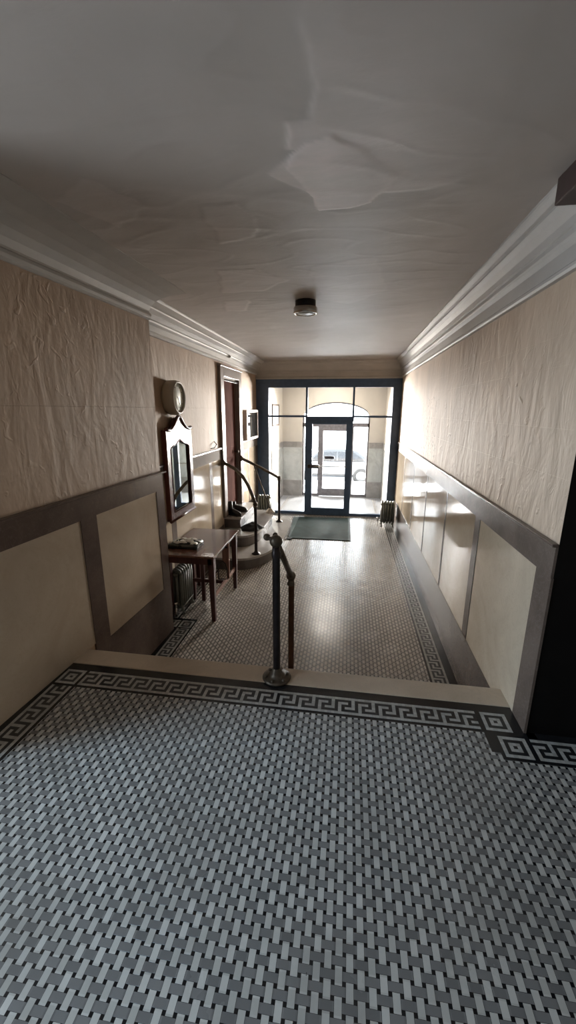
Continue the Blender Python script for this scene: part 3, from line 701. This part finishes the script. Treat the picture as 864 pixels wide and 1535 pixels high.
# ------------------------------------------------------------------ marble stairs on the left
st_ = thing('marble_stairs', 'three rounded white marble steps rising to the doorway on the left', 'steps', (-1.4, 5.9, MS))
def stepshape(xe, ya, yb, rn, rf):
    """plan of a step: from the wall, rounded near end (elliptic) and far end chamfer"""
    pts = [(XL, ya)]
    rx, ry = rn
    cx, cy = xe - rx, ya + ry
    for k in range(13):
        a_ = -PI / 2 + (PI / 2) * k / 12; pts.append((cx + rx * math.cos(a_), cy + ry * math.sin(a_)))
    rx, ry = rf; cx, cy = xe - rx, yb - ry
    for k in range(7):
        a_ = (PI / 2) * k / 6; pts.append((cx + rx * math.cos(a_), cy + ry * math.sin(a_)))
    pts.append((XL, yb)); return pts
steps = [(-.955, 4.93, 7.02, (.48, .95), (.12, .16)), (-1.26, 5.38, 6.98, (.24, .52), (.14, .28)), (-1.58, 5.74, 6.80, (.02, .02), (.02, .02))]
for k, (xe, ya, yb, rn, rf) in enumerate(steps):
    z0, z1 = MS + k * RZ, MS + (k + 1) * RZ
    pts = stepshape(xe, ya, yb, rn, rf)
    if k == 2: pts = [(XL - .15, DY0 + .02), (XL - .15, DY1 - .02), (XL, DY1 - .02), (XL, yb)] + pts[::-1][1:-1] + [(XL, ya), (XL, DY0 + .02)]; pts = pts[::-1]
    mb = MB(); mb.prism(pts, z1 - .032, z1, .006); mb.build('tread', M_step, st_)
    ins = [(max(XL, p[0] - .022) if p[0] > XL else p[0], p[1] + (.02 if p[1] < (ya + yb) / 2 else -.02)) for p in pts]
    mb = MB(); mb.prism(ins, z0, z1 - .032); mb.build('riser', M_stepR if k < 2 else M_stepR, st_)

# handrails of those stairs
def rail(label, wallpt, mid, top, foot, mat_):
    r = thing('handrail', label, 'handrail', foot)
    mb = MB(); mb.tube([wallpt] + mid + [top], .024, 14); mb.build('rail_pipe', mat_, r)
    mb = MB(); mb.ball(top, .034); mb.lathe([(.024, -.05), (.03, -.045), (.03, -.03), (.02, -.02)], top, seg=16); mb.build('ball_fitting', mat_, r)
    mb = MB(); mb.lathe([(0, 0), (.062, 0), (.062, .008), (.035, .02), (.026, .035), (.0215, .05), (.0205, top[2] - foot[2] - .03)], foot, seg=18); mb.build('post', M_iron, r)
    mb = MB(); mb.lathe([(0, 0), (.05, 0), (.05, .012), (.03, .02), (.026, .035), (0, .035)], wallpt, (1, 0, 0), 18); mb.build('wall_flange', M_brass, r)
    return r
P1 = (-1.215, 5.16, MS + RZ); P2 = (-1.18, 6.86, MS + RZ)
rail('near brass stair handrail curving down to a post beside the table', (XL + .045, 5.66, .845),
     [(-1.72, 5.60, .825), (-1.58, 5.52, .775), (-1.45, 5.42, .69), (-1.34, 5.31, .575), (-1.26, 5.21, .455)], (P1[0], P1[1], .36), P1, M_brass)
rail('far straight stair handrail and post next to the glazed entrance screen', (XL + .06, 6.62, .80),
     [(-1.68, 6.67, .74), (-1.50, 6.74, .64), (-1.32, 6.81, .53)], (P2[0], P2[1], .445), P2, M_brass)

# broom stick leaning from the far rail down to a white head
b = thing('mop', 'thin dark mop leaning between the far handrail and a step', 'mop', (-1.335, 6.80, MS + 2 * RZ))
mb = MB(); mb.tube([(-1.60, 6.76, .66), (-1.335, 6.82, MS + 2 * RZ + .06)], .011, 8); mb.build('stick', M_brass, b)
mb = MB(); n = 14
mb.lathe([(0, .075), (.03, .07), (.055, .045), (.075, .02), (.085, 0), (0, 0)], (-1.335, 6.82, MS + 2 * RZ), seg=14)
for v in mb.bm.verts: v.co += Vector((noise.noise(v.co * 30), noise.noise(v.co * 30 + Vector((3, 1, 2))), 0)) * .02
mb.build('mop_head', M_white, b)

# things lying on the steps
def boot(label, loc, ang, tall):
    o = thing('boot', label, 'boot', loc, None)
    c_, s_ = math.cos(ang), math.sin(ang); L_ = lambda a, b_, z: (loc[0] + a * c_ - b_ * s_, loc[1] + a * s_ + b_ * c_, loc[2] + z)
    mb = MB(); mb.tube([L_(-.10, 0, .05), L_(-.03, 0, .055), L_(.05, 0, .045), L_(.12, 0, .034), L_(.155, 0, .03)], [.045, .048, .046, .040, .018], 14)
    mb.tube([L_(-.07, 0, .03), L_(-.07, 0, .09), L_(-.075, 0, tall * .7), L_(-.085, 0, tall)], [.046, .045, .047, .050], 14); mb.build('upper', M_boot, o)
    mb = MB(); mb.poly([L_(-.12, -.04, 0), L_(.0, -.043, 0), L_(.12, -.045, 0), L_(.17, 0, 0), L_(.12, .045, 0), L_(0, .043, 0), L_(-.12, .04, 0)], (0, 0, .02)); mb.build('sole', M_matedge, o)
    mb = MB()
    for k in range(4): mb.tube([L_(-.02 + k * .015, -.03, .10 - k * .012), L_(-.02 + k * .015, .03, .10 - k * .012)], .004, 6)
    mb.build('laces', M_iron, o)
    return o
boot('black ankle boot at the front edge of the landing, toe forward', (-1.74, 5.88, ZL), -.5, .21)
boot('low brown-black boot behind the taller one against the doorway', (-1.74, 6.14, ZL), -.1, .15)
mb = MB()
cc = Vector((-1.43, 5.80, MS + 2 * RZ)); N1, N2 = 30, 12
rings = []
for j in range(N2 + 1):
    rr = j / N2; rg = []
    for i in range(N1):
        a_ = 2 * PI * i / N1; k = 1 + .35 * noise.noise(Vector((math.cos(a_) * 1.6, math.sin(a_) * 1.6, 2)))
        px, py = .17 * rr * k * math.cos(a_),   .19 * rr * k * math.sin(a_)
        hz = .085 * (1 - rr ** 1.6) * (1 + .5 * noise.noise(Vector((px * 14, py * 14, 4)))) + .004
        rg.append(mb.bm.verts.new(cc + Vector((px, py, hz if j < N2 else 0.0005))))
    rings.append(rg)
mb._f([v for v in rings[1]])
for a, b2 in zip(rings[1:], rings[2:]):
    for i in range(N1):
        f_ = mb._f((a[i], b2[i], b2[(i + 1) % N1], a[(i + 1) % N1])); f_.smooth = True
bmesh.ops.delete(mb.bm, geom=rings[0], context='VERTS')
tag(mb.build('cloth_bundle', M_blackfab, None, cc), 'crumpled black cloth lying on the middle marble step', 'cloth')

# ------------------------------------------------------------------ newel rail on the curb
nr = thing('newel_rail', 'dark pipe handrail with ball fittings standing on the marble curb', 'handrail', (-.380, 2.105, .003))
A = (-.380, 2.105, .003); TB = Vector((-.380, 2.105, .885)); LB = Vector((-.385, 2.75, .40))
mb = MB(); mb.lathe([(.0225, .02), (.0225, .78), (.027, .79), (.027, .815), (.022, .825), (.022, .85)], A, seg=20); mb.build('post', M_iron, nr)
mb = MB(); mb.lathe([(0, 0), (.085, 0), (.088, .008), (.07, .016), (.05, .018), (.042, .03), (.034, .038), (.03, .06), (.0225, .07)], A, seg=28)
for k in range(6):
    a_ = k * PI / 3 + .3; mb.ball((A[0] + .068 * math.cos(a_), A[1] + .068 * math.sin(a_), A[2] + .018), .011, 8)
mb.build('base_flange', M_brass, nr)
mb = MB(); mb.ball(TB, .037); mb.build('ball_fitting', M_brass, nr)
kb = MB(); kp = TB + Vector((-.058, .03, .012)); kb.tube([TB, kp], .013, 12); kb.ball(kp, .021, 14); kp = TB + Vector((-.018, .075, .012)); kb.tube([TB, kp], .011, 12); kb.ball(kp, .016, 14); kb.build('side_knob', M_brass, nr)
mb = MB(); mb.tube([TB + (LB - TB) * .04, LB], .0195, 14); mb.build('rail_pipe', M_brass, nr)
mb = MB(); mb.ball(LB, .036); mb.lathe([(.022, -.075), (.029, -.07), (.029, -.055), (.022, -.045), (.022, -.02)], LB, seg=16); mb.build('elbow_fitting', M_brass, nr)
mb = MB(); mb.lathe([(.0, 0), (.05, 0), (.05, .01), (.0225, .03), (.0225, LB.z - .05 - (MS))], (LB.x, LB.y + .025, MS), seg=18); mb.build('lower_post', M_rust, nr)

# ------------------------------------------------------------------ radiators
def radiator(label, loc, n, axis, mat_, hgt=.44, dep=.15, pitch=.052):
    """n cast sections side by side along axis ('x' or 'y')"""
    r = thing('radiator', label, 'radiator', loc, None)
    def T(a, b_, z): return (loc[0] + a, loc[1] + b_, loc[2] + z) if axis == 'x' else (loc[0] + b_, loc[1] + a, loc[2] + z)
    for k in range(n):
        a = (k - (n - 1) / 2) * pitch; mb = MB()
        zb = .07
        for s_ in (-1, 0, 1): mb.tube([T(a, s_ * dep * .33, zb + .03), T(a, s_ * dep * .33, hgt - .05)], .021, 10)
        mb.tube([T(a, -dep * .33, hgt - .06), T(a, -dep * .25, hgt - .02), T(a, 0, hgt), T(a, dep * .25, hgt - .02), T(a, dep * .33, hgt - .06)], .020, 10)
        mb.tube([T(a, -dep * .36, zb + .035), T(a, -dep * .2, zb + .01), T(a, 0, zb), T(a, dep * .2, zb + .01), T(a, dep * .36, zb + .035)], .021, 10)
        for zz in (hgt - .05, zb + .035): mb.tube([T(a - pitch / 2, 0, zz), T(a + pitch / 2, 0, zz)], .022, 10)
        if k in (0, n - 1):
            for s_ in (-1, 1): mb.tube([T(a, s_ * dep * .33, zb + .03), T(a, s_ * dep * .36, .03), T(a, s_ * dep * .42, 0)], [.018, .012, .017], 8)
        mb.build('section', mat_, r)
    mb = MB(); e = -(n / 2) * pitch - .03
    mb.tube([T(e + .05, 0, zb + .035), T(e - .01, 0, zb + .035), T(e - .01, 0, 0)], .011, 8); mb.lathe([(.018, 0), (.02, .01), (.014, .03), (.022, .045), (.022, .06), (0, .062)], T(e - .01, 0, zb + .03), seg=10)
    mb.build('valve_pipe', M_chrome, r)
    return r
radiator('small grey green radiator against the right wall by the entrance', (.775, 7.50, MS), 5, 'x', M_rad, .47, .22)
radiator('grey green radiator half hidden behind the steps by the blue frame', (-1.62, 7.70, MS), 5, 'x', M_rad, .47, .20)
radiator('dark radiator under the table, half hidden behind the wall end', (-1.735, 3.83, MS + .0), 6, 'y', M_rad, .50, .14)

# ------------------------------------------------------------------ mat
f = thing('entrance_mat', 'dark green ribbed mat on the floor before the inner glass door', 'mat', (-.5, 7.2, MS))
cor = [(-.965, 6.44), (.105, 6.45), (.085, 7.93), (-1.06, 7.86)]
mb = MB(); mb.prism(cor, MS, MS + .007, .002); mb.build('rubber_backing', M_matedge, f)
mb = MB(); cx = sum(p[0] for p in cor) / 4; cy = sum(p[1] for p in cor) / 4
mb.prism([(cx + (x - cx) * .965, cy + (y - cy) * .975) for x, y in cor], MS + .0065, MS + .013)
for k in range(36):
    y = 6.52 + k * .037; mb.box(-.93, .055, y, y + .014, MS + .0125, MS + .0155)
mb.build('pile_surface', M_mat, f)
mb = MB(); q = [(-1.0, 6.41), (-.90, 6.37), (-.87, 6.45), (-.98, 6.50)]
mb.poly([(x, y, MS + .002 + .012 * (k % 2)) for k, (x, y) in enumerate(q)], (0, 0, .006)); tag(mb.build('folded_scrap', M_matedge, None, (-.94, 6.43, MS)), 'small folded black scrap at the near left corner of the mat', 'scrap')

# ------------------------------------------------------------------ table
TX0, TX1, TY0, TY1, TZ = -1.83, -1.262, 3.535, 4.465, .200
tb = thing('side_table', 'reddish wooden gate leg table against the left wall below the mirror', 'table', (-1.55, 4.0, MS))
mb = MB(); mb.prism([(TX0, TY0), (TX1, TY0), (TX1, TY1), (TX0, TY1)], TZ - .022, TZ, .004); mb.build('tabletop', M_table, tb)
mb = MB(); mb.box(TX0 + .04, TX1 - .035, TY0 + .04, TY0 + .06, TZ - .10, TZ - .022); mb.box(TX0 + .04, TX1 - .035, TY1 - .06, TY1 - .04, TZ - .10, TZ - .022)
mb.box(TX0 + .04, TX0 + .06, TY0 + .06, TY1 - .06, TZ - .10, TZ - .022); mb.box(TX1 - .05, TX1 - .035, TY0 + .06, TY1 - .06, TZ - .07, TZ - .022); mb.build('apron', M_tleg, tb)
for lx, ly in ((TX1 - .045, TY0 + .07), (TX1 - .045, TY1 - .05), (TX0 + .06, TY0 + .07), (TX0 + .06, TY1 - .05)):
    mb = MB()
    def sq(x, y, s_, z): return [mb.bm.verts.new((x + a * s_, y + b_ * s_, z)) for a, b_ in ((-1, -1), (1, -1), (1, 1), (-1, 1))]
    r1 = sq(lx, ly, .030, TZ - .022); r2 = sq(lx, ly, .030, TZ - .13); r3 = sq(lx + .0, ly, .020, MS)
    for a, b2 in ((r1, r2), (r2, r3)):
        for i in range(4): mb._f((a[i], a[(i + 1) % 4], b2[(i + 1) % 4], b2[i]))
    mb._f(r1); mb._f(r3[::-1]); mb.build('leg', M_tleg, tb)
mb = MB(); mb.box(TX1 - .055, TX1 - .035, TY0 + .08, TY1 - .06, -.29, -.245, .003); mb.build('stretcher', M_pink, tb)
for gx, gy in ((-1.69, 4.05), (-1.57, 4.03)):
    mb = MB(); mb.box(gx - .02, gx + .02, gy - .02, gy + .02, MS, TZ - .022, .003); mb.build('gate_leg', M_tleg, tb)
mb = MB(); mb.box(-1.71, TX1 - .05, 4.02, 4.045, -.30, -.26); mb.build('gate_rail', M_tleg, tb)
mb = MB(); q = [(-1.335, .178), (-1.335, -.03), (-1.31, -.055), (-1.285, -.12), (-1.28, -.24), (-1.262, -.24), (-1.255, .178)]
mb.poly([(x, 4.03, z) for x, z in q], (0, .018, 0)); br = mb.build('support_board', M_pink, tb)
mb = MB(); mb.box(-1.315, -1.275, 4.026, 4.031, .12, .14, .001); mb.build('slot', M_pitch, br)
mb = MB(); mb.tube([(-1.385, 4.02, -.24), (-1.385, 4.02, -.10), (-1.365, 4.02, -.05), (-1.33, 4.02, -.03), (-1.30, 4.02, -.055), (-1.285, 4.02, -.12), (-1.28, 4.02, -.24), (-1.385, 4.02, -.245)], .006, 8); mb.build('bracket', M_iron, tb)

# package on the table
pk = thing('wrapped_package', 'black and silver plastic wrapped package lying on the red table', 'package', (-1.66, 3.82, TZ))
mb = MB(); mb.box(-1.815, -1.50, 3.72, 3.93, TZ, TZ + .062)
bmesh.ops.subdivide_edges(mb.bm, edges=mb.bm.edges[:], cuts=7, use_grid_fill=True)
for v in mb.bm.verts:
    d = Vector((v.co.x + 1.657, v.co.y - 3.825, 0)); e = max(abs(d.x) / .157, abs(d.y) / .105)
    if v.co.z > TZ + .01: v.co.z -= .028 * e ** 4
    v.co += Vector((0, 0, 1)) * (.012 * noise.noise(v.co * 22) if v.co.z > TZ + .02 else 0); v.co.x += .006 * noise.noise(v.co * 18); v.co.z = max(v.co.z, TZ)
for f_ in mb.bm.faces: f_.smooth = True
mb.build('black_wrapping', M_bag_dark, pk)
mb = MB(); g = []
for j in range(9):
    g.append([])
    for i in range(13):
        x = -1.775 + i * .022; y = 3.745 + j * .0215; e = max(abs(x + 1.657) / .157, abs(y - 3.825) / .105)
        g[j].append(mb.bm.verts.new((x + .01 * noise.noise(Vector((x * 30, y * 30, 1))), y + .012 * noise.noise(Vector((x * 30, y * 30, 6))), TZ + .068 - .028 * e ** 4 + .016 * noise.noise(Vector((x * 22, y * 22, 0))))))
for j in range(8):
    for i in range(12):
        if noise.noise(Vector((i * .33, j * .5, 2))) > -.18: f_ = mb._f((g[j][i], g[j][i + 1], g[j + 1][i + 1], g[j + 1][i])); f_.smooth = True
ret = bmesh.ops.extrude_face_region(mb.bm, geom=mb.bm.faces[:])
for v in [e for e in ret['geom'] if isinstance(e, bmesh.types.BMVert)]: v.co.z -= .006
mb.build('silver_wrapping', M_bag_light, pk)

# ------------------------------------------------------------------ clock, mirror, frames on the left wall
ck = thing('wall_clock', 'round ivory wall clock with deep drum case high on the left wall', 'clock', (XL, 4.05, 1.715))
c0 = (XL, 4.05, 1.715)
mb = MB(); mb.lathe([(0, 0), (.160, 0), (.171, .02), (.173, .085), (.163, .118), (.152, .126), (.144, .121), (.142, .100)], c0, (1, 0, 0), 48); mb.build('case', M_clockrim, ck)
mb = MB(); mb.lathe([(.143, .096), (.143, .102), (0, .102)], c0, (1, 0, 0), 48); fc = mb.build('dial', M_clockface, ck)
mb = MB()
for k in range(12):
    mb = MB(); a_ = k * PI / 6; u = Vector((0, math.sin(a_), math.cos(a_))); mb.beam(Vector(c0) + u * .108 + Vector((.103, 0, 0)), Vector(c0) + u * .126 + Vector((.103, 0, 0)), .005, .003); mb.build('hour_mark', M_iron, fc)
for nm, a_, ln, w_ in (('hour_hand', -1.6, .055, .008), ('minute_hand', 2.6, .09, .005)):
    u = Vector((0, math.sin(a_), math.cos(a_))); mb = MB(); mb.beam(Vector(c0) + Vector((.106, 0, 0)) - u * .012, Vector(c0) + Vector((.106, 0, 0)) + u * ln, w_, .003); mb.build(nm, M_casing, ck)

mr = thing('wall_mirror', 'tall mahogany framed mirror with arched crest above the table', 'mirror', (XL, 4.12, .47))
MY0, MY1, MZ0 = 3.80, 4.45, .462
def crest(s_):      # outline height at parameter s_ in [0,1]
    return 1.385 + .135 * math.exp(-((s_ - .5) / .20) ** 2) + (.012 if s_ < .08 or s_ > .92 else 0)
tops = [(MY0 + (MY1 - MY0) * k / 24, crest(k / 24)) for k in range(25)]
GY0, GY1, GZ0 = MY0 + .085, MY1 - .085, MZ0 + .085
gt = [(GY0 + (GY1 - GY0) * k / 24, 1.235 + .055 * math.exp(-((k / 24 - .5) / .16) ** 2) - .03 * (abs(k / 12 - 1)) ** 8) for k in range(25)]
x0, dx = XL + .012, .052
mb = MB()
for (ya, za), (yb, zb), (ga, ha), (gb, hb) in zip(tops, tops[1:], gt, gt[1:]): mb.poly([(x0, ga, ha), (x0, gb, hb), (x0, yb, zb), (x0, ya, za)], (dx, 0, 0))
mb.poly([(x0, MY0, MZ0), (x0, GY0, GZ0), (x0, GY0, gt[0][1]), (x0, MY0, tops[0][1])], (dx, 0, 0))
mb.poly([(x0, GY1, GZ0), (x0, MY1, MZ0), (x0, MY1, tops[-1][1]), (x0, GY1, gt[-1][1])], (dx, 0, 0))
mb.poly([(x0, MY0, MZ0), (x0, MY1, MZ0), (x0, GY1, GZ0), (x0, GY0, GZ0)], (dx, 0, 0))
fr = mb.build('frame', M_mahog, mr)
mb = MB(); mb.tube([(x0 + dx, y, z + .008) for y, z in tops], .018, 10); mb.build('crest_moulding', M_mahog, fr)
mb = MB(); mb.tube([(x0 + dx - .006, MY0 - .01, MZ0), (x0 + dx - .006, MY1 + .01, MZ0)], .016, 10); mb.build('bottom_moulding', M_mahog, fr)
mb = MB(); mb.tube([(x0 + dx, GY0, GZ0)] + [(x0 + dx, y, z) for y, z in gt] + [(x0 + dx, GY1, GZ0), (x0 + dx, GY0, GZ0)], .006, 8); mb.build('inner_bead', M_mahog, fr)
mb = MB(); mb.poly([(x0 + .030, GY0 - .004, GZ0 - .004), (x0 + .030, GY1 + .004, GZ0 - .004)] + [(x0 + .030, y, z + .004) for y, z in gt[::-1]], (.004, 0, 0)); mb.build('mirror_glass', M_mirror, mr)

cb = thing('display_case', 'white shallow glazed notice case on the left wall beside the blue screen', 'notice case', (XL, 7.45, 1.05))
cy0, cy1, cz0, cz1, cx1 = 6.98, 7.86, 1.065, 1.595, XL + .085
mb = MB(); w_ = .045
mb.box(XL, cx1, cy0, cy0 + w_, cz0, cz1, .003); mb.box(XL, cx1, cy1 - w_, cy1, cz0, cz1, .003); mb.box(XL, cx1, cy0 + w_, cy1 - w_, cz0, cz0 + w_, .003); mb.box(XL, cx1, cy0 + w_, cy1 - w_, cz1 - w_, cz1, .003); mb.build('case_frame', M_frame, cb)
mb = MB(); mb.box(XL, cx1 - .022, cy0 + w_, cy1 - w_, cz0 + w_, cz1 - w_); mb.build('backboard', M_paper, cb)
mb = MB(); mb.box(cx1 - .012, cx1 - .008, cy0 + w_, cy1 - w_, cz0 + w_, cz1 - w_); mb.build('glass_front', M_glass, cb)
sf = thing('small_frame', 'small narrow framed notice between the door casing and the glazed case', 'frame', (XL, 6.91, 1.10))
mb = MB(); w_ = .012
for ya, yb, za, zb in ((6.86, 6.872, 1.075, 1.34), (6.945, 6.957, 1.075, 1.34), (6.872, 6.945, 1.075, 1.087), (6.872, 6.945, 1.328, 1.34)): mb.box(XL, XL + .02, ya, yb, za, zb, .002)
mb.build('frame', M_brown, sf); mb = MB(); mb.box(XL, XL + .006, 6.872, 6.945, 1.087, 1.328); mb.build('paper_print', M_paper, sf)
wh = MB(); wh.tube([(XL + .002, 5.27, 1.085), (XL + .035, 5.33, 1.09), (XL + .045, 5.40, 1.13), (XL + .002, 5.43, 1.17)], .006, 8)
tag(wh.build('bent_wire', M_iron, None, (XL, 5.35, 1.1)), 'short bent wire sticking out of the left wall beside the casing', 'wire')
ho = MB(); ho.lathe([(0, 0), (.022, 0), (.022, .03), (.015, .05), (0, .055)], (XL + .03, 6.1, 2.37), (1, 0, -.3), 14)
tag(ho.build('cornice_fitting', M_chrome, None, (XL + .03, 6.1, 2.37)), 'tiny metal fitting on the left cornice above the doorway', 'fitting')

# ------------------------------------------------------------------ ceiling light
cl = thing('ceiling_light', 'round flush ceiling light with metal ring, unlit, mid hall', 'ceiling light', (-.41, 3.74, ZC))
c0 = (-.41, 3.74, ZC + .01)
mb = MB(); mb.lathe([(0, 0), (.088, 0), (.088, -.055), (.070, -.06), (.070, -.068)], c0, seg=36); mb.build('canopy', M_iron, cl)
mb = MB(); mb.lathe([(.070, -.058), (.098, -.060), (.103, -.068), (.103, -.105), (.098, -.112), (.088, -.114), (.086, -.108)], c0, seg=36); mb.build('ring', M_chrome, cl)
mb = MB(); mb.lathe([(.088, -.062), (.088, -.106), (.05, -.116), (0, -.119)], c0, seg=36); mb.build('diffuser', M_frost, cl)

# fixtures made up for the two added fill lamps, out of the frame
for nm, lx, ly, z_ in (('added round flush fill lamp in the vestibule above the glass screen', -.4, 9.0, 2.42), ('added round flush fill lamp on the upper hall ceiling behind the viewer', .3, -1.2, ZC)):
    q = thing('ceiling_light', nm, 'ceiling light', (lx, ly, z_))
    mb = MB(); mb.lathe([(0, 0), (.34, 0), (.36, -.02), (.34, -.035), (0, -.035)], (lx, ly, z_), seg=36); mb.build('canopy', M_chrome, q)
